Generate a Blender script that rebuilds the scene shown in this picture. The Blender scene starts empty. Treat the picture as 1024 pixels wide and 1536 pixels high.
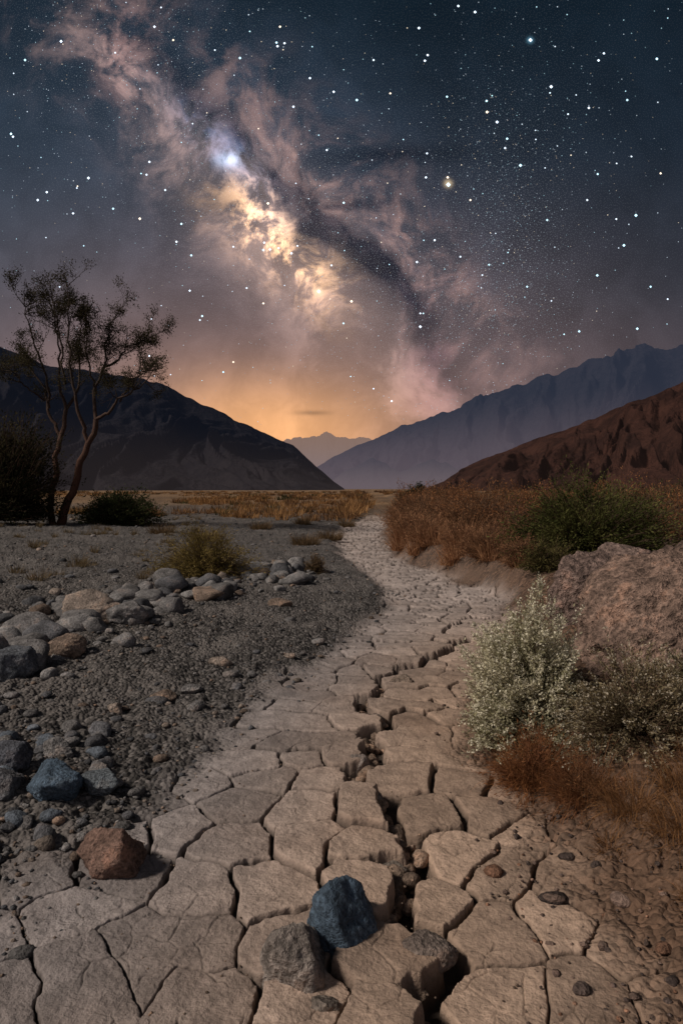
import bpy, bmesh, math, numpy as np
from mathutils import Vector
sc = bpy.context.scene
sc.view_settings.view_transform='Standard'; sc.view_settings.look='None'; sc.view_settings.exposure=0
import time; T0=time.time()

# ------------------------------------------------------------ numpy noise
def _h(ix,iy,iz,seed):
    h=(ix.astype(np.int64)*374761393+iy.astype(np.int64)*668265263+iz*2147483647+seed*1274126177)&0xFFFFFFFF
    h=((h^(h>>13))*1274126177)&0xFFFFFFFF
    h=((h^(h>>16))*2246822519)&0xFFFFFFFF
    return ((h^(h>>15))&0xFFFFFF)/float(0xFFFFFF)
def n2(x,y,seed=0):
    x=np.asarray(x,float);y=np.asarray(y,float)
    ix=np.floor(x);iy=np.floor(y);fx=x-ix;fy=y-iy
    ux=fx*fx*fx*(fx*(fx*6-15)+10);uy=fy*fy*fy*(fy*(fy*6-15)+10)
    a=_h(ix,iy,0,seed);b=_h(ix+1,iy,0,seed);c=_h(ix,iy+1,0,seed);d=_h(ix+1,iy+1,0,seed)
    return (a*(1-ux)+b*ux)*(1-uy)+(c*(1-ux)+d*ux)*uy
def f2(x,y,o=4,seed=0,g=.5):
    s=0;a=1;t=0
    for i in range(o):
        s=s+a*n2(x*2**i+i*17.3,y*2**i-i*9.1,seed+i);t+=a;a*=g
    return s/t
def n3(p,seed=0):
    i=np.floor(p);f=p-i;u=f*f*f*(f*(f*6-15)+10)
    r=0
    for dx in (0,1):
        for dy in (0,1):
            for dz in (0,1):
                w=(u[:,0] if dx else 1-u[:,0])*(u[:,1] if dy else 1-u[:,1])*(u[:,2] if dz else 1-u[:,2])
                r=r+w*_h(i[:,0]+dx,i[:,1]+dy,(i[:,2]+dz).astype(np.int64),seed)
    return r
def f3(p,o=4,seed=0,g=.5):
    s=0;a=1;t=0
    for i in range(o):
        s=s+a*n3(p*2**i+i*7.7,seed+i);t+=a;a*=g
    return s/t
def ss(a,b,x):
    t=np.clip((x-a)/(b-a),0,1);return t*t*(3-2*t)

# ------------------------------------------------------------ mesh helper
def make(name,V,F,mats,col=None,midx=None,smooth=True,parent=None):
    V=np.asarray(V,np.float32);F=np.asarray(F,np.int32)
    me=bpy.data.meshes.new(name)
    me.vertices.add(len(V));me.vertices.foreach_set('co',V.ravel())
    me.loops.add(F.size);me.loops.foreach_set('vertex_index',F.ravel())
    me.polygons.add(len(F));me.polygons.foreach_set('loop_start',np.arange(0,F.size,F.shape[1],dtype=np.int32))
    if midx is not None: me.polygons.foreach_set('material_index',np.asarray(midx,np.int32))
    me.update(calc_edges=True)
    me.polygons.foreach_set('use_smooth',np.full(len(F),smooth))
    if col is not None:
        a=me.color_attributes.new('Col','FLOAT_COLOR','POINT')
        c=np.ones((len(V),4),np.float32);c[:,:col.shape[1]]=col
        a.data.foreach_set('color',c.ravel())
    for m in (mats if isinstance(mats,(list,tuple)) else [mats]): me.materials.append(m)
    o=bpy.data.objects.new(name,me);sc.collection.objects.link(o)
    if parent: o.parent=parent
    return o
class Acc:
    def __init__(s): s.V=[];s.F=[];s.C=[];s.n=0
    def add(s,V,F,C):
        C=np.asarray(C,float)
        if C.ndim==1: C=np.tile(C,(len(V),1))
        s.V.append(V);s.F.append(F+s.n);s.C.append(C);s.n+=len(V)
    def make(s,name,mat,**k): return make(name,np.concatenate(s.V),np.concatenate(s.F),mat,col=np.concatenate(s.C),**k)

# ------------------------------------------------------------ node DSL
class G:
    def __init__(s,nt): s.nt=nt;nt.nodes.clear()
    def node(s,t,**k):
        n=s.nt.nodes.new(t)
        for a,b in k.items(): setattr(n,a,b)
        return n
    def put(s,sock,v):
        if isinstance(v,X): s.nt.links.new(v.s,sock)
        elif v is not None: sock.default_value=v
    def m(s,op,*a,clamp=False):
        n=s.node('ShaderNodeMath',operation=op,use_clamp=clamp)
        for i,v in enumerate(a): s.put(n.inputs[i],v)
        return X(s,n.outputs[0])
    def vm(s,op,*a,out=0,scale=None):
        n=s.node('ShaderNodeVectorMath',operation=op)
        for i,v in enumerate(a): s.put(n.inputs[i],v)
        if scale is not None: s.put(n.inputs['Scale'],scale)
        return X(s,n.outputs[out])
    def comb(s,x,y,z):
        n=s.node('ShaderNodeCombineXYZ')
        for i,v in enumerate((x,y,z)): s.put(n.inputs[i],v)
        return X(s,n.outputs[0])
    def sep(s,v):
        n=s.node('ShaderNodeSeparateXYZ');s.put(n.inputs[0],v);return [X(s,n.outputs[i]) for i in range(3)]
    def noise(s,v,scale,detail=4,rough=.5,dist=0,color=False,dim='3D'):
        n=s.node('ShaderNodeTexNoise',noise_dimensions=dim);s.put(n.inputs['Vector'],v)
        n.inputs['Scale'].default_value=scale;n.inputs['Detail'].default_value=detail;n.inputs['Roughness'].default_value=rough;n.inputs['Distortion'].default_value=dist
        return X(s,n.outputs['Color' if color else 0])
    def voro(s,v,scale,feat='F1',out='Distance',rand=1,dim='3D'):
        n=s.node('ShaderNodeTexVoronoi',feature=feat,voronoi_dimensions=dim);s.put(n.inputs['Vector'],v);n.inputs['Scale'].default_value=scale;n.inputs['Randomness'].default_value=rand
        if out=='both': return X(s,n.outputs['Distance']),X(s,n.outputs['Color'])
        return X(s,n.outputs[out])
    def sm(s,x,a,b):
        n=s.node('ShaderNodeMapRange',interpolation_type='SMOOTHSTEP');s.put(n.inputs[0],x);s.put(n.inputs[1],a);s.put(n.inputs[2],b);return X(s,n.outputs[0])
    def mix(s,f,a,b,blend='MIX'):
        n=s.node('ShaderNodeMix',data_type='RGBA',blend_type=blend);s.put(n.inputs[0],f)
        for i,v in ((6,a),(7,b)):
            s.put(n.inputs[i],v if isinstance(v,X) else (*v,1))
        return X(s,n.outputs[2])
    def ramp(s,f,stops):
        n=s.node('ShaderNodeValToRGB');cr=n.color_ramp
        while len(cr.elements)<len(stops): cr.elements.new(.5)
        for e,(p,c) in zip(cr.elements,stops): e.position=p;e.color=(*c,1)
        s.put(n.inputs[0],f);return X(s,n.outputs[0])
    def bump(s,h,strength,dist,normal=None):
        n=s.node('ShaderNodeBump');s.put(n.inputs['Height'],h);n.inputs['Strength'].default_value=strength;n.inputs['Distance'].default_value=dist
        if normal is not None: s.put(n.inputs['Normal'],normal)
        return X(s,n.outputs[0])
class X:
    def __init__(s,g,k): s.g=g;s.s=k
    def __add__(a,b): return a.g.m('ADD',a,b)
    __radd__=__add__
    def __mul__(a,b): return a.g.m('MULTIPLY',a,b)
    __rmul__=__mul__
    def __sub__(a,b): return a.g.m('SUBTRACT',a,b)
    def __rsub__(a,b): return a.g.m('SUBTRACT',b,a)
    def __truediv__(a,b): return a.g.m('DIVIDE',a,b)
def mat(name):
    m=bpy.data.materials.new(name);m.use_nodes=True;g=G(m.node_tree);return m,g
def pbsdf(g,color,rough=.9,normal=None,spec=.2):
    p=g.node('ShaderNodeBsdfPrincipled');g.put(p.inputs['Base Color'],color if isinstance(color,X) else (*color,1));g.put(p.inputs['Roughness'],rough)
    p.inputs['Specular IOR Level'].default_value=spec
    if normal is not None: g.put(p.inputs['Normal'],normal)
    return X(g,p.outputs[0])
def out(g,sh):
    o=g.node('ShaderNodeOutputMaterial');g.put(o.inputs[0],sh)
def attr(g):
    n=g.node('ShaderNodeVertexColor',layer_name='Col');return X(g,n.outputs[0]),X(g,n.outputs[1])

# ------------------------------------------------------------ camera
cam=bpy.data.cameras.new('camera');co=bpy.data.objects.new('camera',cam);sc.collection.objects.link(co);sc.camera=co
co.location=(0,0,1.5);co.rotation_euler=(math.radians(90),0,0)
cam.lens=24;cam.sensor_width=36;cam.shift_y=-35/1536;cam.clip_end=60000;cam.clip_start=.05

# ------------------------------------------------------------ world: night sky
w=bpy.data.worlds.new('World');sc.world=w;w.use_nodes=True
w.cycles.sampling_method='NONE'
g=G(w.node_tree)
tc=g.node('ShaderNodeTexCoord');D=g.vm('NORMALIZE',X(g,tc.outputs['Generated']))
dx,dy,dz=g.sep(D)
yy=g.m('MAXIMUM',g.m('ABSOLUTE',dy),.08)
u=dx/yy; v=dz/yy
front=g.sm(dy,.1,.35)
P=g.comb(u,v,0.0)
def gauss(cx,cy,a,b,uu=None,vv=None):
    uu=uu or u;vv=vv or v
    A=(uu-cx)/a;B=(vv-cy)/b
    return g.m('EXPONENT',(A*A+B*B)*-1.0)
def vs(col,f): return g.vm('SCALE',g.comb(*col) if not isinstance(col,X) else col,scale=f)
base=g.ramp(dz,[(0,(.095,.070,.080)),(.12,(.064,.056,.070)),(.25,(.030,.036,.051)),(.42,(.0115,.020,.033)),(.6,(.0045,.0115,.020)),(1,(.003,.006,.012))])
base=vs(base,1.0)
glowW=gauss(-.15,.06,.46,.24)*front
glowN=gauss(-.11,.08,.18,.075)*front
leftl=gauss(-.6,.30,.50,.33)*front
S=g.vm('ADD',base,vs((.225,.112,.066),glowW))
S=g.vm('ADD',S,vs((.68,.31,.065),glowN))
S=g.vm('ADD',S,vs((.020,.030,.044),leftl))
du=u+.080;dv=v-.350
wr=g.noise(P,5.0,3,.55,color=True,dim='2D');wx,wy,wz=g.sep(wr)
s_=du*.693-dv*.721; t_=du*.721+dv*.693
tw=t_+(wx-.5)*.12; sw=s_+(wy-.5)*.12
PW=g.vm('ADD',P,g.vm('SCALE',wr,scale=.10))
nA=g.noise(PW,9.0,6,.64,dim='2D');nB=g.noise(PW,20.0,5,.68,dim='2D');nC=wz
along=gauss(-.14,0,.42,1e3,s_,t_)
bandL=gauss(0,-.008,9,.066,s_,tw)*along
bandR=gauss(-.0,.110,.30,.058,sw,tw)
haze=gauss(-.02,.045,.45,.17,s_,t_)
clL=bandL*g.sm(nA,.38,.60);clR=bandR*g.sm(nA,.38,.56)
S=g.vm('ADD',S,vs((.026,.042,.070),haze*(nA+.2)))
S=g.vm('ADD',S,vs((.35,.215,.175),clL*(g.sm(nB,.28,.72)+.06)))
S=g.vm('ADD',S,vs((.32,.175,.13),clR*(g.sm(nB,.28,.72)+.06)))
core=gauss(-.025,-.003,.088,.036,sw,tw);coreW=gauss(.0,.0,.18,.075,s_,t_)
S=g.vm('ADD',S,vs((2.6,1.50,.74),core*g.sm(nB,.42,.70)))
S=g.vm('ADD',S,vs((.24,.14,.08),coreW*(nA+.3)))
blue=gauss(-.150,.024,.10,.030,sw,tw)
S=g.vm('ADD',S,vs((.06,.16,.36),blue*g.sm(nB,.35,.65)))
S=g.vm('ADD',S,vs((.6,.7,.9),gauss(-.163,.482,.018,.010)*g.sm(nB,.35,.6)))
S=g.vm('ADD',S,vs((.12,.05,.055),gauss(.135,.17,.045,.13)*g.sm(nA,.4,.62)))
S=g.vm('ADD',S,vs((.25,.14,.12),gauss(-.32,.64,.035,.07)*g.sm(nB,.38,.65)))
dark=gauss(0,.056,.32,.024,s_,tw)
dark2=gauss(.02,.095,.14,.014,s_,t_+(wz-.5)*.16)
dk=g.m('MINIMUM',dark*g.sm(nC,.26,.48)*1.2+dark2*.85,1.0)
dk=g.m('MAXIMUM',dk,gauss(-.012,.415,.07,.009,u,v+(wx-.5)*.03)*.9)
dk=g.m('MAXIMUM',dk,gauss(.08,.485,.10,.012,u,v+(wx-.5)*.03)*.6)
dk=g.m('MAXIMUM',dk,gauss(-.043,.111,.026,.0035)*.5)
S=g.vm('MULTIPLY',S,g.vm('SUBTRACT',(1,1,1),vs((.78,.74,.66),dk)))
S=g.vm('SCALE',S,scale=g.sm(nA,.25,.75)*.30+.85)
vd=g.voro(P,330.0,dim='2D')
dust=g.sm(vd,.19,.06)*.14*(haze+gauss(.24,.33,.12,.26)*.9+.25)
S=g.vm('ADD',S,vs((.85,.93,1.0),dust*g.sm(dz,.06,.3)*front))
for (cx,cy,r,c) in ((.156,.447,.0055,(.6,.45,.26)),(-.033,.289,.005,(.6,.45,.3)),(.276,.657,.0042,(.1,.25,.35))):
    S=g.vm('ADD',S,vs(c,gauss(cx,cy,r,r)))
# unseen sky behind the viewer, brightened as added soft fill light
S=g.vm('ADD',S,vs((.22,.21,.22),g.sm(dy,-.1,-.9)*g.sm(dz,-.05,.4)))
bg=g.node('ShaderNodeBackground');g.put(bg.inputs[0],S);bg.inputs[1].default_value=1
o=g.node('ShaderNodeOutputWorld');g.put(o.inputs[0],X(g,bg.outputs[0]))

sun=bpy.data.lights.new('moon_light','SUN');so=bpy.data.objects.new('moon_light',sun);sc.collection.objects.link(so)
sun.energy=3.1;sun.angle=math.radians(10);sun.color=(1,.89,.775)
dirv=Vector((.70,.28,-.68));so.rotation_euler=dirv.to_track_quat('-Z','Y').to_euler()

# ------------------------------------------------------------ stars
known=[(795,60,3),(826,130,2.6),(712,18,2),(628,42,2),(535,150,2),(730,168,2.2),(745,183,2.4),(757,222,1.6),(780,248,2.6),(672,277,4),(671,266,2),(953,323,2.4),(935,368,2.2),(895,413,2),(955,493,2),(527,452,2.4),(478,437,3),(497,398,1.6),(402,305,2.4),(345,240,3),(133,267,2.2),(210,328,2.2),(92,62,2),(38,90,1.5),(360,87,1.8),(440,160,1.8),(490,225,1.6),(20,205,1.6),(170,313,1.6),(57,300,1.8),(110,320,1.6),(287,383,1.8),(395,455,1.7),(350,370,1.5),(370,432,1.4),(248,285,1.5),(515,485,1.5),(630,490,2.6),(630,470,1.4),(625,393,2),(690,385,1.4),(760,208,1.8),(220,262,1.5),(868,497,1.8),(733,397,1.4),(905,80,1.5),(420,40,1.6),(260,60,1.4),(560,90,1.4),(670,145,1.5),(940,150,1.5),(880,300,1.4),(820,330,1.5),(990,260,1.4),(975,430,1.5),(350,543,1.5),(335,558,1.4),(90,430,1.3),(300,480,1.3),(395,375,2.2),(405,374,2),(437,380,2),(418,372,1.7),(560,583,1.2),(790,430,1.5),(705,300,1.6),(640,230,1.5),(585,140,1.4)]
sd=[];sr=[];sb=[]
for x,y,m in known:
    sd.append(((x-512)/1024,1,(733-y)/1024));sr.append(.0007+.00054*m);sb.append(1.2+.3*m)
rs=np.random.RandomState(3)
N=12000
a=rs.uniform(-math.pi,math.pi,N*2);z=rs.uniform(.03,1,N*2)
ex=(np.abs(a)<.75)|(rs.rand(N*2)<.2)
a=a[ex];z=z[ex]
for aa,zz in zip(a,z):
    q=math.sqrt(1-zz*zz);d=(math.sin(aa)*q,math.cos(aa)*q,zz)
    if rs.rand()>min(1,.10+zz*1.9): continue
    m=rs.pareto(2.3)
    sd.append(d);sr.append(.00045+min(.00022*m,.0011));sb.append(min(.28+.45*m,2.2))
for k in range(2600):
    if k<1200: uu=.24+rs.normal()*.065;vv=.34+rs.normal()*.16;uu+=(.3-vv)*-.02
    else:
        s0=rs.uniform(-.5,.35);t0=.04+rs.normal()*.09;uu=-.08+s0*.693+t0*.721;vv=.35-s0*.721+t0*.693
    if vv<.1: continue
    sd.append((uu,1,vv));sr.append(.00042+.00012*rs.rand());sb.append(rs.uniform(.2,.9))
sd=np.array(sd);sd/=np.linalg.norm(sd,axis=1)[:,None];sr=np.array(sr);sb=np.array(sb)
RR=30000
oct_=np.array([(1,0,0),(-1,0,0),(0,1,0),(0,-1,0),(0,0,1),(0,0,-1)],float)
of=np.array([(0,2,4),(2,1,4),(1,3,4),(3,0,4),(2,0,5),(1,2,5),(3,1,5),(0,3,5)])
V=(sd*RR)[:,None,:]+oct_[None]*(sr*RR)[:,None,None]
F=of[None]+(np.arange(len(sd))*6)[:,None,None]
tint=rs.rand(len(sd));C=np.stack([.80+.3*(tint>.8),np.full(len(sd),.93),1.08-.35*(tint>.8)],1);C[:,0]-=.20*(tint<.3)
C=C*sb[:,None];C=np.repeat(C,6,0)
m_star,g=mat('star_light');c,_=attr(g);e=g.node('ShaderNodeEmission');g.put(e.inputs[0],c);e.inputs[1].default_value=1.0;out(g,X(g,e.outputs[0]))
m_star.cycles.emission_sampling='NONE'
make('stars',V.reshape(-1,3),F.reshape(-1,3),m_star,col=C,smooth=False)

# ------------------------------------------------------------ terrain functions
YK=[-5,1.9,2.6,3.3,4.5,5.75,7.5,9.2,11.2,15,23,33,45,80,200]
XC=[-.3,-.28,-.2,-.07,.13,.47,1.02,1.46,1.20,.60,.52,1.7,3,5,8]
WW=[1.05,1.02,.92,.78,.68,.66,.68,.70,.62,.55,.80,.80,.8,1,1]
def chan(y): return np.interp(y,YK,XC),np.interp(y,YK,WW)
def ground_h(x,y):
    x=np.asarray(x,float);y=np.asarray(y,float)
    xc,wd=chan(y)
    wob=(f2(x*.35+3,y*.35,3,11)-.5)*.5
    d=x-xc+wob*.6
    near=ss(2.0,5.0,y)
    r=np.maximum(d-wd-.02,0);l=np.maximum(-d-wd,0)
    zr=(.12+.24*near)*ss(0,.75-.35*ss(7,11,y),r)+.30*(1-np.exp(-r*.12))+.14*ss(0.2,1.4,r)*near
    zl=.09*ss(0,.4,l)*ss(4,10,y)+.62*(1-np.exp(-l*.07))
    rough=ss(0,1,r+l)
    z=zr+zl+rough*((f2(x*.9,y*.9,4,5)-.5)*.12+(f2(x*4,y*4,3,6)-.5)*.045)
    far=ss(40,160,y)
    return z*(1-far)+far*.55
FY=[1.2,1.91,2.17,2.30,2.66,2.91,3.29,3.68,4.19,4.85,5.17,6.1,7.42,9,20]
FX=[.10,.108,.144,.14,.23,.20,.154,.083,.196,.237,.39,.85,1.22,1.5,1.5]
def fiss(y): return np.interp(y,FY,FX)
def voro(x,y,cell,seed,sty=1.0,side=False,jit=.86,hexo=0.,merge=0.):
    gx=x/cell;gy=y/(cell*sty);ix=np.floor(gx);iy=np.floor(gy)
    def pt(i,j): 
        return i+.5+(_h(i,j,1,seed)-.5)*jit+hexo*(np.mod(j,2)*2-1), j+.5+(_h(i,j,2,seed)-.5)*jit
    def canon(i,j):
        if merge<=0: return i
        return i+((_h(i,j,9,seed)<merge)&(_h(i+1,j,9,seed)>=merge))
    best=np.full(x.shape,9e9);bx=ix*0;by=iy*0;bi=ix*0;bj=iy*0
    for a in (-1,0,1):
        for b in (-1,0,1):
            px,py=pt(ix+a,iy+b);dd=(px-gx)**2+(py-gy)**2
            k=dd<best;best=np.where(k,dd,best);bx=np.where(k,px,bx);by=np.where(k,py,by);bi=np.where(k,ix+a,bi);bj=np.where(k,iy+b,bj)
    e=np.full(x.shape,9.);ef=np.full(x.shape,9.)
    ci=canon(bi,bj);cx,cy=pt(ci,bj)
    if side: s0=cx*cell>fiss(cy*cell*sty)
    for a in (-2,-1,0,1,2):
        for b in (-2,-1,0,1,2):
            if a==0 and b==0: continue
            px,py=pt(bi+a,bj+b);vx=px-bx;vy=py-by;L=np.sqrt(vx*vx+vy*vy)+1e-9
            dd=(((px+bx)/2-gx)*vx+((py+by)/2-gy)*vy)/L
            if merge>0 and b==0:
                qi=canon(bi+a,bj+b);dd=np.where(qi==ci,9.,dd)
            e=np.minimum(e,dd)
            if side:
                qi=canon(bi+a,bj+b);qx,qy=pt(qi,bj+b)
                ef=np.where((qx*cell>fiss(qy*cell*sty))!=s0,np.minimum(ef,dd),ef)
    return e*cell,ef*cell,ci,bj,cx*cell,cy*cell*sty
def plates(x,y):
    wx=x+(f2(x*.9,y*.9,2,27)-.5)*.26+(f2(x*3.2,y*3.2,3,21)-.5)*.11+(f2(x*20,y*20,3,23)-.5)*.018
    wy=y+(f2(x*.9+30,y*.9,2,28)-.5)*.26+(f2(x*3.2+50,y*3.2,3,22)-.5)*.11+(f2(x*20+9,y*20,3,24)-.5)*.018
    e,ef,bi,bj,bx,by=voro(wx,wy,.305,31,1.0,True,.78,.24,.26)
    e2=voro(wx+.01+(f2(x*9,y*9,2,91)-.5)*.06,wy+(f2(x*9,y*9,2,92)-.5)*.06,.15,41,1.0)[0]
    xc,wd=chan(y)
    d=np.abs(x-xc)-wd
    nz=f2(x*1.3,y*1.3,4,51)
    mask=1-ss(-.12,.22,d+(nz-.5)*.55)
    mask*=1-ss(36,41,y)
    h1=_h(bi,bj,5,1);h2=_h(bi,bj,6,1);h3=_h(bi,bj,7,1);h4=_h(bi,bj,8,1)
    thin=.28+1.1*ss(.38,.62,f2(x*1.4,y*1.4,2,61))
    wide=.0056*thin+.0004*y
    ew=e+(f2(x*38,y*38,2,67)-.5)*.006
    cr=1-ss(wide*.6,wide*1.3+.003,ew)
    fpres=ss(8.2,6.5,y)
    nearF=np.exp(-np.abs(bx-fiss(by))/.24)*ss(9,6,by)
    fw=np.interp(y,[1.2,1.9,2.9,3.7,4.8,6,7.4,8.5],[.042,.048,.052,.044,.036,.020,.010,.004])*(.5+1.0*f2(x*5,y*5,2,66))
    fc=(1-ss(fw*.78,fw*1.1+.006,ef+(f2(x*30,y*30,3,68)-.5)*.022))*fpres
    off=(h1-.5)*.008*(1+2.0*nearF)+nearF*.055*np.where(bx<fiss(by),1,.0)
    tilt=((h2-.5)*(x-bx)+(h3-.5)*(y-by))*(.04+.16*nearF)
    edge=-.006*np.exp(-e/.012)-.012*np.exp(-ef/.02)*fpres
    mic=(f2(x*7,y*7,4,71)-.5)*.018+(f2(x*45,y*45,3,72)-.5)*.006
    sub=(1-ss(.0010,.004,e2))*ss(.53,.62,f2(x*2.1+7,y*2.1,2,63))*ss(.3,.55,f2(x*6,y*6,2,64))
    z=off+tilt+edge+mic-sub*.005
    z=z*(1-cr)+cr*(-.022-.016*thin+off*.5)
    z=z*(1-fc)+fc*(-.12+.06*f2(x*14,y*14,2,73))
    weak=ss(.0,.5,mask)
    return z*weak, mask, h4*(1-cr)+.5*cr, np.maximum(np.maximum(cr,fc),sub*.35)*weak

# ------------------------------------------------------------ ground sheet
pv=np.linspace(1.5*683/1.35,1.5*683/42,1050)
ys=np.concatenate([np.linspace(-14,1.25,50),1.5*683/pv,np.geomspace(43,16000,110)])
cc=np.linspace(-1,1,960)
wing=1+np.geomspace(.004,24,46)
cs=np.concatenate([-wing[::-1],cc,wing])
core=np.maximum(.60*ys+.35,1.2)
Xg=cs[None,:]*core[:,None];Yg=np.repeat(ys[:,None],len(cs),1)
x=Xg.ravel();y=Yg.ravel()
z=ground_h(x,y)
attrC=np.zeros((len(x),4),np.float32);attrC[:,1]=.5
xc,wd=chan(y)
k=(y<42)&(y>0)&(np.abs(x-xc)<wd+.8)
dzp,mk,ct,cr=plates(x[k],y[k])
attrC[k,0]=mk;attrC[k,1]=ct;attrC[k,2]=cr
k2=(y<42)&(y>0)
gr=(f2(x[k2]*30,y[k2]*30,3,81)-.5)*.022+(f2(x[k2]*11,y[k2]*11,3,82)-.5)*.06
z[k2]+=gr*(1-attrC[k2,0]);z[k]+=dzp
attrC[:,3]=ss(-.9,.6,x-xc)
nr,nc=Xg.shape
i=np.arange(nr-1)[:,None]*nc+np.arange(nc-1)[None]
F=np.stack([i,i+1,i+nc+1,i+nc],-1).reshape(-1,4)
m_ground,g=mat('desert_ground')
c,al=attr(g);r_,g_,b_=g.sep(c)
geo=g.node('ShaderNodeNewGeometry');Pw=X(g,geo.outputs['Position'])
px_,py_,pz_=g.sep(Pw)
na=g.noise(Pw,1.3,2,.6);nb=g.noise(Pw,9,3,.65);nc_=g.noise(Pw,70,3,.7)
mudc=g.mix(al,(.285,.255,.252),(.41,.295,.225))
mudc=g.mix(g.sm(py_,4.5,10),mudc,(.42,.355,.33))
mudc=g.mix(g.sm(nb,.3,.72),g.vm('SCALE',mudc,scale=.66),mudc)
mudc=g.vm('SCALE',mudc,scale=g_*.46+.78)
mudc=g.vm('SCALE',mudc,scale=nc_*.9+.55)
mudc=g.mix(g.sm(na,.5,.7)*.4,mudc,g.vm('MULTIPLY',mudc,(.8,.72,.66)))
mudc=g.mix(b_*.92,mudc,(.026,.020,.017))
vdist,vp=g.voro(Pw,38.0,out='both',dim='2D');vpx,_,_=g.sep(vp)
gravc=g.mix(al,(.078,.071,.068),(.105,.062,.041))
gravc=g.vm('SCALE',gravc,scale=g.m('POWER',vpx,2.2)*1.5+.45)
gravc=g.mix(g.sm(na,.45,.62)*.6,gravc,g.mix(al,(.145,.13,.123),(.15,.092,.062)))
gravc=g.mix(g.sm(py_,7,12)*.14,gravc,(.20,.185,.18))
gravc=g.vm('SCALE',gravc,scale=nc_*1.0+.5)
near=g.mix(r_,gravc,mudc)
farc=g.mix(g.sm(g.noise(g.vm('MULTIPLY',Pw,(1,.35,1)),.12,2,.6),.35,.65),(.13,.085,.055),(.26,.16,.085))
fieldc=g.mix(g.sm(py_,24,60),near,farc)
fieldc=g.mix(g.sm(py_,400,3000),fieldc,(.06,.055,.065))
h=nb*.35+nc_*.40
hg=vdist*-.9+nc_*.4
hh=g.m('ADD',h*r_,hg*(1-r_))
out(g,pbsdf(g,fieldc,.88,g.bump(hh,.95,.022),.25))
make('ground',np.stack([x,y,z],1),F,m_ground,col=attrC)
print('ground',time.time()-T0)

# ------------------------------------------------------------ mountains
def W(x,y,Dd): return ((x-512)/1024*Dd,Dd,1.5+(733-y)/1024*Dd)
def ridge(name,pts,mt,near=.5,back=1.5,ns=560,nt=120,gul=.28,freq=40,seed=1,jag=.03,pw=1.15,fine=.35,rf=1.0):
    pts=np.array([W(*p) for p in pts]);s=np.linspace(0,1,ns)
    L=np.r_[0,np.cumsum(np.linalg.norm(np.diff(pts,axis=0),axis=1))];L/=L[-1]
    C=np.stack([np.interp(s,L,pts[:,i]) for i in range(3)],1)
    zc=C[:,2]-.3
    zc=zc*(1+jag*(f2(s*freq*1.4,s*0,5,seed+9,.55)-.5)*2)
    t=np.concatenate([np.linspace(-1,0,18)[:-1],np.linspace(0,1,nt)])
    T,Sx=np.meshgrid(t,s);Z0=zc[:,None]
    fr=np.where(T>=0,1+(near-1)*T,1+(back-1)*(-T))
    fall=(1-np.abs(T))**pw
    wsx=Sx*freq+ (f2(Sx*freq*.22,T*2.0,3,seed)-.5)*7*np.abs(T)+T*1.5
    rg=f2(wsx*.55,T*1.8,3,seed+2,.45)
    wj=wsx+(f2(wsx*1.5,T*6,3,seed+6)-.5)*.9
    rd=1-np.abs(f2(wj*1.5*rf,T*2.0,1,seed+4)*2-1)
    rd2=1-np.abs(f2(wj*4.1*rf+T*3,T*5,2,seed+5,.5)*2-1)
    prof=np.clip(np.abs(T)*(1-np.abs(T))*4,0,1)**.7
    Z=Z0*(fall+gul*prof*((rg-.55)*1.2+(rd**1.3-.75)*fine+(rd2-.7)*fine*.33))+.3-2*(np.abs(T)>.98)
    Z=np.minimum(Z,Z0*np.maximum(1-.12*np.abs(T),0)+.3)
    Xx=C[:,0][:,None]*fr;Yy=C[:,1][:,None]*fr
    n_,m_=T.shape
    i=np.arange(n_-1)[:,None]*m_+np.arange(m_-1)[None]
    F=np.stack([i,i+m_,i+m_+1,i+1],-1).reshape(-1,4)
    return make(name,np.stack([Xx.ravel(),Yy.ravel(),Z.ravel()],1),F,mt)
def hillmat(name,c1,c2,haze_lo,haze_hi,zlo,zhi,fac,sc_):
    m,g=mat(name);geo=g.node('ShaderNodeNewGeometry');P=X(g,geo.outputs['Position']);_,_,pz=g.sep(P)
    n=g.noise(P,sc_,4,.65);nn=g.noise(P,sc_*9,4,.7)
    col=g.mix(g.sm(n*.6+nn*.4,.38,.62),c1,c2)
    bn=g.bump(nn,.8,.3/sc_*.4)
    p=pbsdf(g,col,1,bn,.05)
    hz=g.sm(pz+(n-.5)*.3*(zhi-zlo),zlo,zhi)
    e=g.node('ShaderNodeEmission');g.put(e.inputs[0],g.mix(hz,haze_lo,haze_hi));e.inputs[1].default_value=1  # aerial haze painted onto the slopes as emission, tinted by height
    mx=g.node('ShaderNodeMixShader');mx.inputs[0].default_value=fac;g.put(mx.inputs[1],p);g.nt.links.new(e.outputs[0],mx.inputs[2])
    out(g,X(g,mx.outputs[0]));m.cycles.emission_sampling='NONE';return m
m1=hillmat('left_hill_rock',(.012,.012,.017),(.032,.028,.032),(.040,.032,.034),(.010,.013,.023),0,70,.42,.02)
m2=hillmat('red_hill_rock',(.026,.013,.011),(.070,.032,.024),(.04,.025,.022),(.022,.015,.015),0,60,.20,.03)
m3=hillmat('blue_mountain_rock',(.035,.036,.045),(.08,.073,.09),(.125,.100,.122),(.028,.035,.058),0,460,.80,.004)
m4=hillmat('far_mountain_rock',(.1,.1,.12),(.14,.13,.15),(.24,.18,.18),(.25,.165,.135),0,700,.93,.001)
m5=hillmat('foothill_rock',(.05,.05,.06),(.10,.09,.11),(.145,.115,.13),(.070,.064,.085),0,110,.88,.005)
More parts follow.
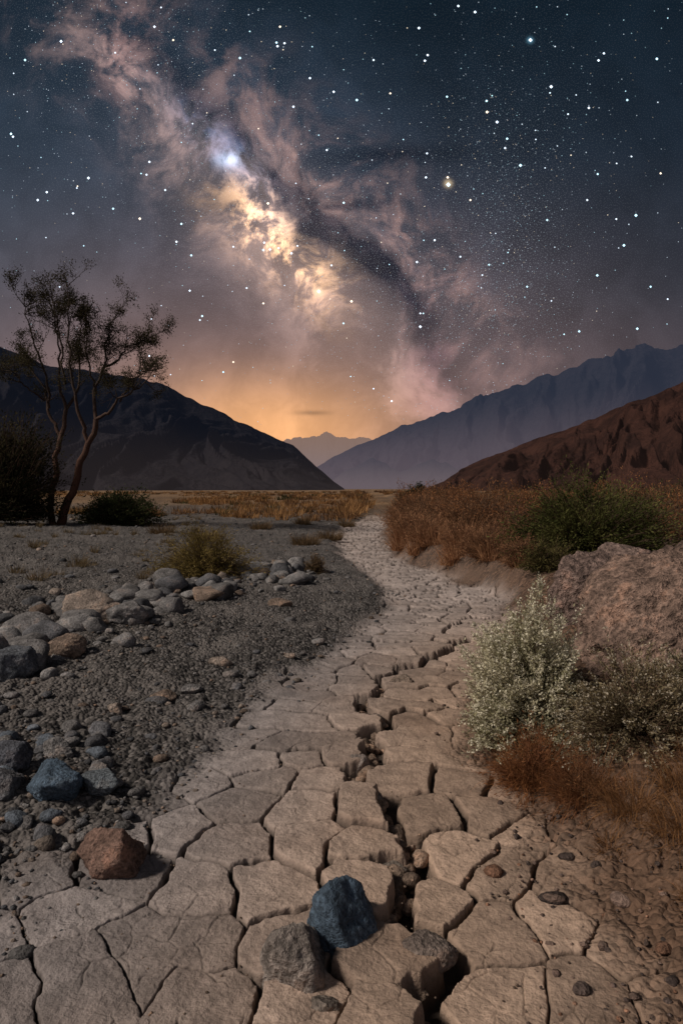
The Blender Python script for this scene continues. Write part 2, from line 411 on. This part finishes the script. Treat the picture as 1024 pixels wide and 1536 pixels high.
ridge('hill',[(-700,470,560),(-300,490,600),(-100,505,640),(0,524,680),(60,545,700),(130,556,730),(190,566,760),(240,574,790),(270,590,810),(300,604,830),(350,628,860),(400,650,900),(440,668,930),(475,700,960),(500,722,985),(516,733,1000)],m1,near=.42,freq=18,seed=5,gul=.30,jag=.04,fine=.6)
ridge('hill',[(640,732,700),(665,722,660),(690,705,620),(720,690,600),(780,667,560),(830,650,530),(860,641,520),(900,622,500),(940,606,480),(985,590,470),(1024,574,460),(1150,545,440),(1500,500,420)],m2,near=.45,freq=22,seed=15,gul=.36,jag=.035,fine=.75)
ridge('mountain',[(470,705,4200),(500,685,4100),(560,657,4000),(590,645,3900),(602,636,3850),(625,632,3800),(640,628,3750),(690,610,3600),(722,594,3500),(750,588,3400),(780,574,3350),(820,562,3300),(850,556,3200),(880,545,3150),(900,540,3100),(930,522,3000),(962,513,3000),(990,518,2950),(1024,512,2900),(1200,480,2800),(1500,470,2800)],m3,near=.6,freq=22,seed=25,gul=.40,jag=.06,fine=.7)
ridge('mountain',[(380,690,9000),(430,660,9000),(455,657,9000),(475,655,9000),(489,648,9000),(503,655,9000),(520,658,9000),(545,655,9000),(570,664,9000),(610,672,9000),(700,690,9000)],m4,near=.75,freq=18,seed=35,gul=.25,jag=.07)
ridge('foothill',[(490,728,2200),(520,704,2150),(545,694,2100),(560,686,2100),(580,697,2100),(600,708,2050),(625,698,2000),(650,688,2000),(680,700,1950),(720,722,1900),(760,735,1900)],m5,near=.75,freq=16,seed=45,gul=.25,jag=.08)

# ------------------------------------------------------------ rocks
ICO={}
def ico(n):
    if n not in ICO:
        bm=bmesh.new();bmesh.ops.create_icosphere(bm,subdivisions=n,radius=1)
        ICO[n]=(np.array([v.co[:] for v in bm.verts]),np.array([[q.index for q in f.verts] for f in bm.faces]));bm.free()
    return ICO[n]
def rockgeo(rg,sub,scale,planes=16,rough=1.0,k=16):
    d,F=ico(sub)
    n=rg.normal(size=(planes,3));n/=np.linalg.norm(n,axis=1)[:,None];dd=rg.uniform(.62,1.0,planes)
    q=dd[None]/np.maximum(d@n.T,.05);q=np.minimum(q,2)
    r=-np.log(np.exp(-k*q).sum(1)+np.exp(-k*1.12))/k
    if sub>=3:
        o_=rg.rand(3)*50
        r=r*(1+rough*(.20*(f3(d*2+o_,3,1)-.5)+.13*(f3(d*7+o_,3,4,.6)-.5)))
        if sub>=5: r=r*(1+rough*.07*(f3(d*24+o_,3,9,.65)-.5))
        if sub>=6:
            cr_=np.abs(f3(d*2.4+o_+9,3,14)*2-1);r=r*(1-.05*np.exp(-cr_/.03))
            r=r*(1+.028*(f3(d*np.array([9,9,30])+o_,2,17)-.5))
    V=d*r[:,None]
    a=rg.uniform(0,2*math.pi);Rm=np.array([[math.cos(a),-math.sin(a),0],[math.sin(a),math.cos(a),0],[0,0,1]])
    return (V*np.array(scale))@Rm.T if abs(scale[0]-scale[1])<.4*scale[0] and sub<4 else V*np.array(scale),F
def rockmat(name,s1,s2,s3,bd,dark):
    m,g=mat(name);c,_=attr(g);tcn=g.node('ShaderNodeTexCoord');P=X(g,tcn.outputs['Object'])
    a1=g.noise(P,s1,4,.65);a2=g.noise(P,s2,3,.72);a3=g.voro(P,s3)
    cc_=g.vm('SCALE',c,scale=g.sm(a1,.3,.7)*.8+.5);cc_=g.vm('SCALE',cc_,scale=g.sm(a2,.28,.72)*(.9+dark)+.5-dark*.4)
    cc_=g.mix(g.sm(a1,.56,.62)*.35,cc_,g.vm('MULTIPLY',cc_,(1.2,.95,.78)))
    cc_=g.mix(g.sm(a3,.16,.08)*.5,cc_,g.vm('SCALE',cc_,scale=1.9))
    out(g,pbsdf(g,cc_,.85,g.bump(a1*.4+a2*.6,1.0,bd),.25));return m
m_rock=rockmat('rock_surface',7,60,130,.035,0)
m_boulder=rockmat('boulder_surface',5,26,75,.085,.35)
GREY=(.20,.19,.19);WARM=(.23,.17,.135);BLUE=(.085,.125,.175);BROWN=(.20,.125,.10);PALE=(.29,.235,.20);DARK=(.12,.12,.13);MUD=(.32,.23,.175)
def gz(x,y): return float(ground_h(np.array([x]),np.array([y]))[0])
def rock(x,y,sx,sy,sz,col,seed,sub=5,name='rock',sink=.3,rot=0,planes=12,rough=1,z=None,eul=None,k=26):
    rg=np.random.RandomState(seed);V,F=rockgeo(rg,sub,(sx,sy,sz),planes,rough,k)
    o=make(name,V,F,m_boulder if name=='boulder' else m_rock,col=np.tile(np.array(col),(len(V),1)))
    zz=gz(x,y) if z is None else z
    o.location=(x,y,zz+sz*(1-sink)*.75);o.rotation_euler=eul or (0,0,rot);return o
rock(-.150,2.13,.122,.11,.180,(.24,.205,.185),11,rough=1.2,z=-.085,eul=(0,.25,0))
rock(.012,2.27,.135,.12,.175,BLUE,12,rough=1.0,z=-.085,eul=(0,-.2,.4))
rock(.275,2.20,.085,.065,.065,(.19,.15,.13),13,z=-.03)
rock(.10,2.06,.05,.045,.04,(.16,.13,.12),51,z=-.05);rock(-.05,1.98,.045,.04,.03,(.18,.15,.13),52,z=-.02);rock(.16,2.14,.04,.04,.035,(.2,.16,.14),59,z=-.04)
rock(.22,2.75,.06,.05,.06,(.20,.165,.14),53,z=-.09);rock(.13,3.35,.07,.06,.06,(.22,.19,.175),54,z=-.07);rock(.10,3.75,.075,.06,.08,(.24,.20,.18),55,z=-.07);rock(.19,3.05,.05,.05,.05,(.22,.18,.15),56,z=-.08)
rock(.22,4.5,.06,.05,.06,(.22,.18,.16),57,z=-.07);rock(.46,5.3,.10,.07,.07,(.27,.21,.17),58,z=-.06)
rock(-.905,2.70,.135,.115,.13,BROWN,14,rough=1.2,z=-.03,eul=(0,-.3,0))
rock(-1.38,3.26,.135,.115,.105,BLUE,15)
rock(-1.17,3.34,.10,.09,.075,(.14,.16,.18),16)
rock(-1.62,3.30,.10,.1,.07,DARK,17)
rock(-1.72,3.55,.13,.11,.09,(.10,.105,.125),18)
rock(-1.55,3.75,.09,.08,.06,GREY,19)
rock(-2.45,5.1,.20,.17,.15,(.13,.14,.16),20)
rock(-2.32,5.75,.17,.14,.11,WARM,21)
rock(-2.55,7.0,.34,.22,.19,PALE,22)
rock(-2.15,6.9,.22,.16,.13,GREY,23)
rock(-.98,5.6,.10,.07,.05,PALE,24,sink=.4);rock(-.72,8.0,.13,.1,.06,WARM,25)
rock(-1.08,4.95,.07,.06,.035,GREY,26);rock(-1.5,4.55,.055,.05,.04,PALE,27);rock(-.98,4.6,.06,.05,.035,GREY,28)
rock(-.44,5.95,.055,.04,.03,PALE,29);rock(-1.25,4.78,.09,.07,.035,WARM,30)
rock(2.30,4.50,1.10,.75,.58,(.215,.145,.115),48,sub=6,name='boulder',z=.25,planes=18,rough=1.45,eul=(.1,-.66,0),k=48)
rock(2.06,5.6,.46,.36,.38,(.20,.14,.12),47,sub=6,name='boulder',z=.37,planes=9,eul=(0,-.45,.3),k=60,rough=1.3)
rock(2.72,6.6,.26,.20,.2,(.24,.17,.145),43,sub=5,name='boulder',z=.70)
rock(2.50,6.3,.2,.18,.15,(.22,.16,.14),44,sub=5,name='boulder',z=.58)
rs=np.random.RandomState(21);A=Acc()
pl=np.array([(-3.3,5.2),(-2.9,6.0),(-2.6,7.3),(-2.2,8.6),(-1.3,10.0),(-.9,11.5)])
for i in range(430):
    t=rs.uniform(0,5);j=min(int(t),4);p=pl[j]*(1-(t-j))+pl[j+1]*(t-j)+rs.normal(size=2)*np.array([.40,.36])
    s=min(.03+rs.pareto(2.2)*.045,.18)
    V,F=rockgeo(rs,3,(s*rs.uniform(.9,1.4),s,s*rs.uniform(.55,.9)),8,1,34)
    col=np.array([GREY,(.24,.23,.23),WARM,DARK,PALE][rs.choice(5,p=[.38,.27,.10,.18,.07])])*rs.uniform(.7,1.2)
    A.add(V+np.array([p[0],p[1],gz(*p)+s*.3]),F,col)
for i in range(60):
    p=np.array([rs.uniform(-2.3,-1.25),rs.uniform(2.7,4.2)]);s=rs.uniform(.02,.06)
    V,F=rockgeo(rs,3,(s*1.2,s,s*.7),8,1,34);A.add(V+np.array([p[0],p[1],gz(*p)+s*.3]),F,np.array([GREY,DARK,(.12,.14,.17)][rs.randint(3)])*rs.uniform(.7,1.2))
A.make('rock_pile',m_rock)
A=Acc()
nP=9000
Yp=1.5*683/rs.uniform(1.5*683/30,1.5*683/1.9,nP)
xx=rs.uniform(-1,1,nP)*(.6*Yp+.4);xc,wd=chan(Yp);zp=ground_h(xx,Yp)
lib=[rockgeo(rs,1,(1.2,1,.7),8) for _ in range(14)];lib2=[rockgeo(rs,2,(1.2,1,.7),8,1,28) for _ in range(14)]
for i in range(nP):
    d=abs(xx[i]-xc[i])-wd[i]
    if d<-.05+rs.normal()*.12: continue
    right=xx[i]>xc[i]
    if right and rs.rand()<.6: continue
    s=.004+min(rs.pareto(2.6)*.008,.05)+Yp[i]*.0011
    if right: s*=.7
    V,F=(lib if s<.02 else lib2)[rs.randint(14)]
    a=rs.uniform(0,6.28);ca,sa=math.cos(a),math.sin(a)
    V=V@np.array([[ca,sa,0],[-sa,ca,0],[0,0,1]])*np.array([rs.uniform(.8,1.3),1,rs.uniform(.7,1.2)])*s
    col=np.array([GREY,WARM,DARK,PALE][rs.choice(4,p=[.35,.2,.35,.1])])*rs.uniform(.45,1.15)*(np.array([1.1,.8,.65]) if right else 1)
    A.add(V+np.array([xx[i],Yp[i],zp[i]+s*.15]),F,col)
A.make('gravel',m_rock)
A=Acc()
for i in range(300):
    yv=rs.uniform(1.85,5.2);s=rs.uniform(.010,.045)*(1 if yv<4 else .8)
    xv=float(fiss(yv))+rs.normal()*.045
    V,F=rockgeo(rs,3,(s*1.1,s,s*.9),7,1,34)
    A.add(V+np.array([xv,yv,gz(xv,yv)-.08+rs.uniform(0,.05)]),F,np.array(MUD)*rs.uniform(.45,.95))
for i in range(500):
    yv=1.5*683/rs.uniform(130,540);xc,wd=chan(yv);xv=xc+rs.uniform(-1,1)*wd;s=rs.uniform(.002,.006)
    V,F=lib[rs.randint(14)];A.add(V*s+np.array([xv,yv,gz(xv,yv)]),F,np.array(MUD)*rs.uniform(.4,1.1))
A.make('mud_rubble',m_rock)
print('rocks',time.time()-T0)

# ------------------------------------------------------------ vegetation
def tubes(Pts,Rad,sides=4):
    N,K,_=Pts.shape
    T=np.gradient(Pts,axis=1);T/=np.linalg.norm(T,axis=2)[...,None]+1e-9
    ref=np.array([.31,.87,.11]);a=np.cross(T,ref);a/=np.linalg.norm(a,axis=2)[...,None]+1e-9;b=np.cross(T,a)
    th=np.arange(sides)*2*math.pi/sides
    V=Pts[:,:,None,:]+Rad[:,:,None,None]*(np.cos(th)[None,None,:,None]*a[:,:,None,:]+np.sin(th)[None,None,:,None]*b[:,:,None,:])
    n=np.arange(N)[:,None,None]*K*sides;k=np.arange(K-1)[None,:,None]*sides;s=np.arange(sides)[None,None];s2=(s+1)%sides
    F=np.stack([n+k+s,n+k+s2,n+k+sides+s2,n+k+sides+s],-1).reshape(-1,4)
    return V.reshape(-1,3),F
def leaves(rg,P,Dr,size,asp=.4):
    N=len(P);Dr=Dr/(np.linalg.norm(Dr,axis=1)[:,None]+1e-9)
    rn=rg.normal(size=(N,3));sd=np.cross(Dr,rn);sd/=np.linalg.norm(sd,axis=1)[:,None]+1e-9
    sz=(size*rg.uniform(.6,1.3,N))[:,None]
    V=np.stack([P,P+Dr*sz*.5+sd*sz*asp*.5,P+Dr*sz,P+Dr*sz*.5-sd*sz*asp*.5],1)
    F=np.arange(N*4).reshape(N,4);return V.reshape(-1,3),F
def blades(rg,P,az,lean,L,wid,K=4,curl=.6):
    N=len(P);t=np.linspace(0,1,K)[None,:,None]
    h=np.stack([np.cos(az),np.sin(az),np.zeros(N)],1)[:,None,:]
    ang=lean[:,None,None]+curl*t*rg.uniform(.2,1,N)[:,None,None]
    step=L[:,None,None]/(K-1)
    dirs=np.sin(ang)*h+np.cos(ang)*np.array([0,0,1.])
    pos=P[:,None,:]+np.concatenate([np.zeros((N,1,3)),np.cumsum(dirs[:,:-1]*step,1)],1)
    sd=np.stack([-np.sin(az+rg.normal(size=N)),np.cos(az+rg.normal(size=N)),np.zeros(N)],1)[:,None,:]
    wd_=(wid[:,None,None])*(1-t*.85)*.5
    V=np.stack([pos-sd*wd_,pos+sd*wd_],2).reshape(-1,3)
    n=np.arange(N)[:,None]*K*2;k=np.arange(K-1)[None]*2
    F=np.stack([n+k,n+k+1,n+k+3,n+k+2],-1).reshape(-1,4);return V,F
def shrub(rg,A,base,rx,ry,h,ns,nl,leaf,c1,c2,stemc=(.09,.06,.045),tip=None,asp=.35,t0=.3,rad=.004,low=.15,clump=.3,droop=0,heads=0):
    az=rg.uniform(0,2*math.pi,ns);el=np.arcsin(rg.uniform(low,1,ns))
    d=np.stack([np.cos(az)*np.cos(el),np.sin(az)*np.cos(el),np.sin(el)],1)
    o_=rg.rand(3)*30
    ln=(1-clump)+2*clump*f3(d*2.2+o_,2,3);ln*=rg.uniform(.72,1.06,ns)
    K=7;t=np.linspace(0,1,K)[None,:,None]
    tgt=d*np.array([rx,ry,h])*ln[:,None]
    hor=tgt*np.array([1,1,0]);ver=tgt*np.array([0,0,1])
    Pp=np.array(base)+hor[:,None]*t**1.15+ver[:,None]*(t**.85-droop*t**2)+rg.normal(size=(ns,1,3))*np.array([rx*.12,ry*.12,0])*(1-t*.3)
    Pp=Pp+np.cumsum(rg.normal(size=(ns,K,3)),1)*.018*h*t
    V,F=tubes(Pp,rad*(1-.75*np.linspace(0,1,K))[None]*rg.uniform(.6,1.4,ns)[:,None],3)
    A.add(V,F,np.array(stemc))
    si=rg.randint(0,ns,nl);tt=t0+(1-t0)*rg.rand(nl)**.75;f=tt*(K-1)*.999;k=f.astype(int);f=(f-k)[:,None]
    pos=Pp[si,k]*(1-f)+Pp[si,k+1]*f;dr=Pp[si,k+1]-Pp[si,k]
    pos=pos+rg.normal(size=(nl,3))*(.022 if heads else .035)*h
    dr=dr/np.linalg.norm(dr,axis=1)[:,None]+rg.normal(size=(nl,3))*.6
    V,F=leaves(rg,pos,dr,leaf,asp)
    cl=f3(pos/h*5+o_,2,8)
    m=np.clip((cl-.3)*1.8+rg.normal(size=nl)*.12,0,1)[:,None]
    C=np.array(c1)*(1-m)+np.array(c2)*m
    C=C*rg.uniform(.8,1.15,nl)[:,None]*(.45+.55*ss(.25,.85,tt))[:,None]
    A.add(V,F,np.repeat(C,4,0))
    if heads:
        nh=ns*heads;hi=np.repeat(np.arange(ns),heads)
        up=(Pp[hi,-1]-Pp[hi,-2]);up/=np.linalg.norm(up,axis=1)[:,None]
        hp=Pp[hi,-1]-up*rg.rand(nh)[:,None]*.14*h+rg.normal(size=(nh,3))*.008
        V,F=leaves(rg,hp,up+rg.normal(size=(nh,3))*.8,leaf*.7,.6)
        A.add(V,F,np.repeat(np.array(tip)*rg.uniform(.65,1.05,nh)[:,None],4,0))
m_fol,g=mat('foliage');c,_=attr(g)
d_=g.node('ShaderNodeBsdfDiffuse');g.put(d_.inputs[0],c);t_n=g.node('ShaderNodeBsdfTranslucent');g.put(t_n.inputs[0],c)
mx=g.node('ShaderNodeMixShader');mx.inputs[0].default_value=.3;g.nt.links.new(d_.outputs[0],mx.inputs[1]);g.nt.links.new(t_n.outputs[0],mx.inputs[2]);out(g,X(g,mx.outputs[0]))
m_bark,g=mat('bark');c,_=attr(g);tcn=g.node('ShaderNodeTexCoord');P=X(g,tcn.outputs['Object']);nn=g.noise(g.vm('MULTIPLY',P,(6,6,1.5)),4,4,.6)
out(g,pbsdf(g,g.vm('SCALE',c,scale=nn*1.2+.4),.9,g.bump(nn,.8,.03)))

rv=np.random.RandomState(5)
def one(name,x,y,**k):
    A=Acc();dzz=k.pop('dz',0);shrub(rv,A,(x,y,gz(x,y)+dzz),**k);return A.make(name,m_fol,smooth=False)
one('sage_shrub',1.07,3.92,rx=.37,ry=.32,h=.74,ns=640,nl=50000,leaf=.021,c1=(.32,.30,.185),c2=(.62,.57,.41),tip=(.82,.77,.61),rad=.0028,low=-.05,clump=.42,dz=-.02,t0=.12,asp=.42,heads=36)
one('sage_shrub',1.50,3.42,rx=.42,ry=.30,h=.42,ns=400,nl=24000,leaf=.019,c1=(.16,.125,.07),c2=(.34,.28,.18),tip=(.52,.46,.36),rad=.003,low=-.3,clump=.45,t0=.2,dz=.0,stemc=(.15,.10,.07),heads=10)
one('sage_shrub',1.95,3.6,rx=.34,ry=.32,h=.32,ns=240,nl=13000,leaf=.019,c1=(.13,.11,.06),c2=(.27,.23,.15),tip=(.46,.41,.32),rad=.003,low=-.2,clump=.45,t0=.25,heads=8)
one('green_bush',3.75,10.2,rx=1.35,ry=1.0,h=1.12,ns=900,nl=42000,leaf=.05,c1=(.042,.050,.016),c2=(.18,.175,.062),rad=.008,asp=.3,low=0,clump=.36)
one('desert_bush',-2.05,10.3,rx=.82,ry=.6,h=.78,ns=600,nl=18000,leaf=.045,c1=(.15,.11,.037),c2=(.36,.27,.10),asp=.2,rad=.004,low=0,clump=.3)
one('desert_bush',-.42,11.2,rx=.2,ry=.2,h=.28,ns=200,nl=3500,leaf=.03,c1=(.12,.08,.045),c2=(.24,.17,.10),asp=.25,low=0)
one('dark_bush',-10.3,21,rx=1.6,ry=1.3,h=3.0,ns=900,nl=26000,leaf=.10,c1=(.018,.020,.012),c2=(.085,.070,.038),rad=.015,low=-.05,clump=.35,dz=.3)
one('green_bush',-7.3,22.5,rx=1.4,ry=1.1,h=1.15,ns=700,nl=18000,leaf=.09,c1=(.028,.038,.017),c2=(.10,.11,.046),rad=.01,low=0,clump=.3)
one('green_bush',4.6,42,rx=.9,ry=.8,h=1.3,ns=300,nl=6000,leaf=.14,c1=(.02,.026,.012),c2=(.07,.075,.035),rad=.015,low=0)
one('dark_bush',-12.5,24,rx=2.5,ry=1.3,h=1.0,ns=400,nl=10000,leaf=.10,c1=(.012,.014,.009),c2=(.04,.038,.024),rad=.012,low=0,clump=.35)
one('green_bush',2.75,9.1,rx=.42,ry=.35,h=.40,ns=260,nl=6000,leaf=.035,c1=(.06,.055,.022),c2=(.19,.16,.065),rad=.004,low=0,clump=.36)
def tuft(A,x,y,r,L,n,wid,c1,c2,curl=.7,lean=.5,zoff=0,z0=None):
    a=rv.uniform(0,2*math.pi,n);q=r*.45*np.sqrt(rv.rand(n));X0=x+np.cos(a)*q;Y0=y+np.sin(a)*q
    P=np.stack([X0,Y0,np.full(n,(gz(x,y) if z0 is None else z0)-.02+zoff)],1)
    V,F=blades(rv,P,a+rv.normal(size=n)*.5,np.abs(rv.normal(size=n))*lean*(.4+q/(r*.45+1e-6)*.7),L*rv.uniform(.45,1.1,n),np.full(n,wid),5,curl)
    m=rv.rand(n)[:,None];C=(np.array(c1)*(1-m)+np.array(c2)*m)*rv.uniform(.6,1.2,n)[:,None]
    A.add(V,F,np.repeat(C,10,0))
for (x,y,r,L) in [(2.62,9.9,.42,.42),(2.35,11.0,.5,.62),(2.15,12.2,.5,.70),(3.0,12.2,.7,.6),(1.75,13.8,.5,.72),(2.6,14.4,.7,.75),(1.5,15.4,.5,.80),(1.75,17.8,.65,.95),(2.8,17,.9,.75),(2.0,20.5,.9,1.05),(3.4,15.5,.9,.7),(2.7,23,1,.9)]:
    A=Acc();tt=rv.uniform(.85,1.6);n=5
    for j in range(n):
        a=rv.uniform(0,6.28);q=r*.55*rv.rand();tuft(A,x+math.cos(a)*q,y+math.sin(a)*q,r*.8,L*rv.uniform(.5,1.0),240,.007+y*.0006,np.array((.15,.078,.045))*tt,np.array((.40,.22,.12))*tt,1.1,.7)
    shrub(rv,A,(x,y,gz(x,y)),r*1.05,r,L*.95,220,4200,.03+y*.001,np.array((.14,.07,.04))*tt,np.array((.37,.20,.11))*tt,asp=.25,low=.0,clump=.45)
    A.make('dry_grass_clump',m_fol,smooth=False)
A=Acc()
shrub(rv,A,(.96,3.40,gz(.96,3.4)-.02),.27,.25,.32,260,6500,.02,(.14,.058,.028),(.37,.17,.075),asp=.18,low=-.1,clump=.4,rad=.0018,stemc=(.24,.11,.06))
tuft(A,.96,3.42,.30,.24,1400,.0026,(.17,.068,.03),(.43,.20,.085),2.0,.9)
shrub(rv,A,(1.14,3.12,gz(1.14,3.12)-.03),.26,.25,.24,220,4500,.018,(.10,.045,.024),(.27,.13,.062),asp=.18,low=-.3,clump=.4,rad=.0018,stemc=(.22,.11,.06))
tuft(A,1.10,3.12,.26,.2,800,.0026,(.13,.052,.026),(.32,.145,.065),2.2,1.0)
A.make('orange_grass',m_fol,smooth=False)
A=Acc()
for (x,y,r,L,n) in [(1.25,2.9,.3,.2,700),(1.38,2.65,.35,.2,700),(1.5,2.9,.3,.25,600),(1.25,2.3,.2,.12,240),(1.7,3.1,.3,.25,500),(1.08,2.72,.15,.1,120),(1.3,2.1,.2,.12,160),(1.45,2.45,.3,.16,400)]:
    tuft(A,x,y,r,L,n,.0026,(.15,.072,.032),(.38,.20,.09),2.2,1.0)
    shrub(rv,A,(x,y,gz(x,y)-.02),r*.7,r*.6,L*.9,50,500,.016,(.12,.06,.03),(.28,.15,.07),asp=.18,low=-.2,clump=.4,rad=.0016,stemc=(.25,.13,.07))
A.make('dry_grass',m_fol,smooth=False)
A=Acc()
for i in range(80):
    y=rv.uniform(9,30);x=-rv.uniform(.4,1)*y*.5;tuft(A,x,y,rv.uniform(.1,.3),rv.uniform(.08,.25),90,.01,(.10,.075,.045),(.25,.18,.10),1,.7)
for (x,y) in [(-.9,17),(-3.4,17),(-.3,19),(-2.6,22),(-5,19),(.2,27),(-1.5,26)]:
    tuft(A,x,y,.7,.35,500,.014,(.09,.06,.035),(.24,.16,.09),1,.7)
A.make('dry_grass',m_fol,smooth=False)
A=Acc()
for i in range(2600):
    y=28*math.exp(rv.rand()*2.0);u_=rv.uniform(-.62,.62);x=u_*y
    if abs(x-np.interp(y,YK,XC))<np.interp(y,YK,WW)+.4: continue
    if n2(np.array([x*.12]),np.array([y*.05]),77)[0]<.30: continue
    s=.45 if x<0 else .8
    r=rv.rand();c1,c2=((.18,.09,.042),(.47,.265,.115)) if r<.6 else (((.10,.055,.034),(.25,.145,.08)) if r<.9 else ((.04,.04,.02),(.10,.09,.045)))
    tuft(A,x,y,rv.uniform(.6,1.4),s*rv.uniform(.5,1.15),46,.012+y*.0011,c1,c2,.8,.6,z0=.5 if y>60 else None)
A.make('grass_field',m_fol,smooth=False)
A=Acc()
for i in range(140):
    y=rv.uniform(8.5,38);x=np.interp(y,YK,XC)+np.interp(y,YK,WW)+.9+rv.rand()**1.2*y*.5
    if y<12.5 and x<5.3 and x>2.3: continue
    s=rv.uniform(.35,.95);c=[((.17,.072,.036),(.44,.205,.09)),((.10,.057,.034),(.26,.15,.085)),((.045,.047,.02),(.11,.105,.045))][rv.choice(3,p=[.6,.27,.13])]
    shrub(rv,A,(x,y,gz(x,y)),s*1.1,s,s*1.35,110,1300,.035+y*.0016,c[0],c[1],asp=.28,low=.0,rad=.006)
A.make('desert_brush',m_fol,smooth=False)
print('veg',time.time()-T0)

# ------------------------------------------------------------ tree
te=bpy.data.objects.new('desert_tree',None);sc.collection.objects.link(te)
TX,TY=-9.15,22.0;TZ=gz(TX,TY)-.1
K_=.0212
def sk(pts,yo):
    P=np.array([((a-88)*K_,0,(778-b)*K_*.97) for a,b in pts]);P[:,1]=np.linspace(yo[0],yo[1],len(pts));return P
limbs=[([(88,782),(100,762),(106,735),(122,705),(124,672),(146,640),(152,610)],(.15,.08),(0,-.3)),
([(84,782),(74,745),(84,700),(78,665),(88,630),(92,590)],(.11,.065),(0,.5)),
([(152,610),(172,602),(188,582),(212,575),(240,552)],(.06,.015),(-.3,-1.0)),
([(152,610),(146,570),(160,530),(160,490),(170,450)],(.06,.014),(-.3,.2)),
([(140,648),(126,600),(124,550),(118,490),(120,415)],(.065,.013),(-.25,-.9)),
([(156,530),(178,512),(190,488),(212,480)],(.045,.012),(.0,.7)),
([(84,632),(64,600),(56,560),(32,525),(14,490)],(.06,.013),(.4,1.0)),
([(92,590),(84,545),(86,490),(74,415)],(.055,.012),(.5,.1)),
([(64,588),(66,540),(50,480),(44,425)],(.045,.011),(.6,-.3)),
([(92,590),(108,555),(104,500),(100,418)],(.055,.012),(.5,1.2)),
([(60,575),(40,560),(22,535)],(.035,.01),(.5,-.2)),
([(150,570),(140,520),(142,440)],(.04,.01),(-.2,-.6)),
([(104,555),(98,470),(90,410)],(.04,.01),(-.2,-.6)),
([(192,585),(205,555),(222,535)],(.03,.01),(-.6,-.2))]
A=Acc();tips=[];tdir=[]
rt=np.random.RandomState(9)
def resam(P,n,wob):
    s=np.linspace(0,len(P)-1,n);Q=np.stack([np.interp(s,range(len(P)),P[:,i]) for i in range(3)],1)
    for _ in range(1): Q[1:-1]=(Q[:-2]+Q[1:-1]*2+Q[2:])/4
    Q[1:-1]+=rt.normal(size=(n-2,3))*wob;return Q
def addtube(Q,r0,r1,sides=8):
    V,F=tubes(Q[None],np.linspace(r0,r1,len(Q))[None],sides);zf=np.clip(V[:,2]/4.5,0,1)[:,None]
    A.add(V,F,np.array((.13,.058,.038))*(1-zf)+np.array((.05,.035,.028))*zf)
def grow(p,d,L,r,lev):
    n=5;Q=[p];dd=d/np.linalg.norm(d)
    for i in range(n):
        dd=dd+rt.normal(size=3)*.22+np.array([0,0,.10]);dd/=np.linalg.norm(dd);Q.append(Q[-1]+dd*L/n)
    Q=np.array(Q);addtube(Q,r,r*.4,4 if lev else 3)
    if lev==0 or L<.3:
        for q in Q[1:]: tips.append(q);tdir.append(dd)
        return
    for j in range(rt.randint(3,6)):
        k=rt.randint(1,n+1);grow(Q[k],dd+rt.normal(size=3)*.75,L*rt.uniform(.45,.7),r*.55,lev-1)
for idx,(pts,(r0,r1),yo) in enumerate(limbs):
    P=sk(pts,yo);Q=resam(P,16,.03);addtube(Q,r0,r1)
    if idx<2: continue
    for j in range(10 if len(pts)>3 else 6):
        k=rt.randint(6,16);d=Q[min(k+1,15)]-Q[max(k-1,0)];d/=np.linalg.norm(d)
        grow(Q[k],d+rt.normal(size=3)*.75+np.array([0,0,.2]),rt.uniform(.45,.85),.018,2)
A.make('trunk',m_bark,parent=te)
tips=np.array(tips);tdir=np.array(tdir)
keep=rt.rand(len(tips))<np.clip(f3(tips*1.5,2,5)*3.2-.95,.10,1)
tips=tips[keep];tdir=tdir[keep]
n=min(36000,len(tips)*10);ii=rt.randint(0,len(tips),n)
pos=tips[ii]+rt.normal(size=(n,3))*.075
V,F=leaves(rt,pos,tdir[ii]+rt.normal(size=(n,3))*.7,.060,.42)
m=np.clip(f3(pos*1.5,2,6)*1.4-.2+rt.normal(size=n)*.15,0,1)[:,None]
C=np.array((.020,.020,.012))*(1-m)+np.array((.085,.072,.040))*m
make('foliage',V,F,m_fol,col=np.repeat(C,4,0),smooth=False,parent=te)
te.location=(TX,TY,TZ)
print('tips',len(tips),time.time()-T0)
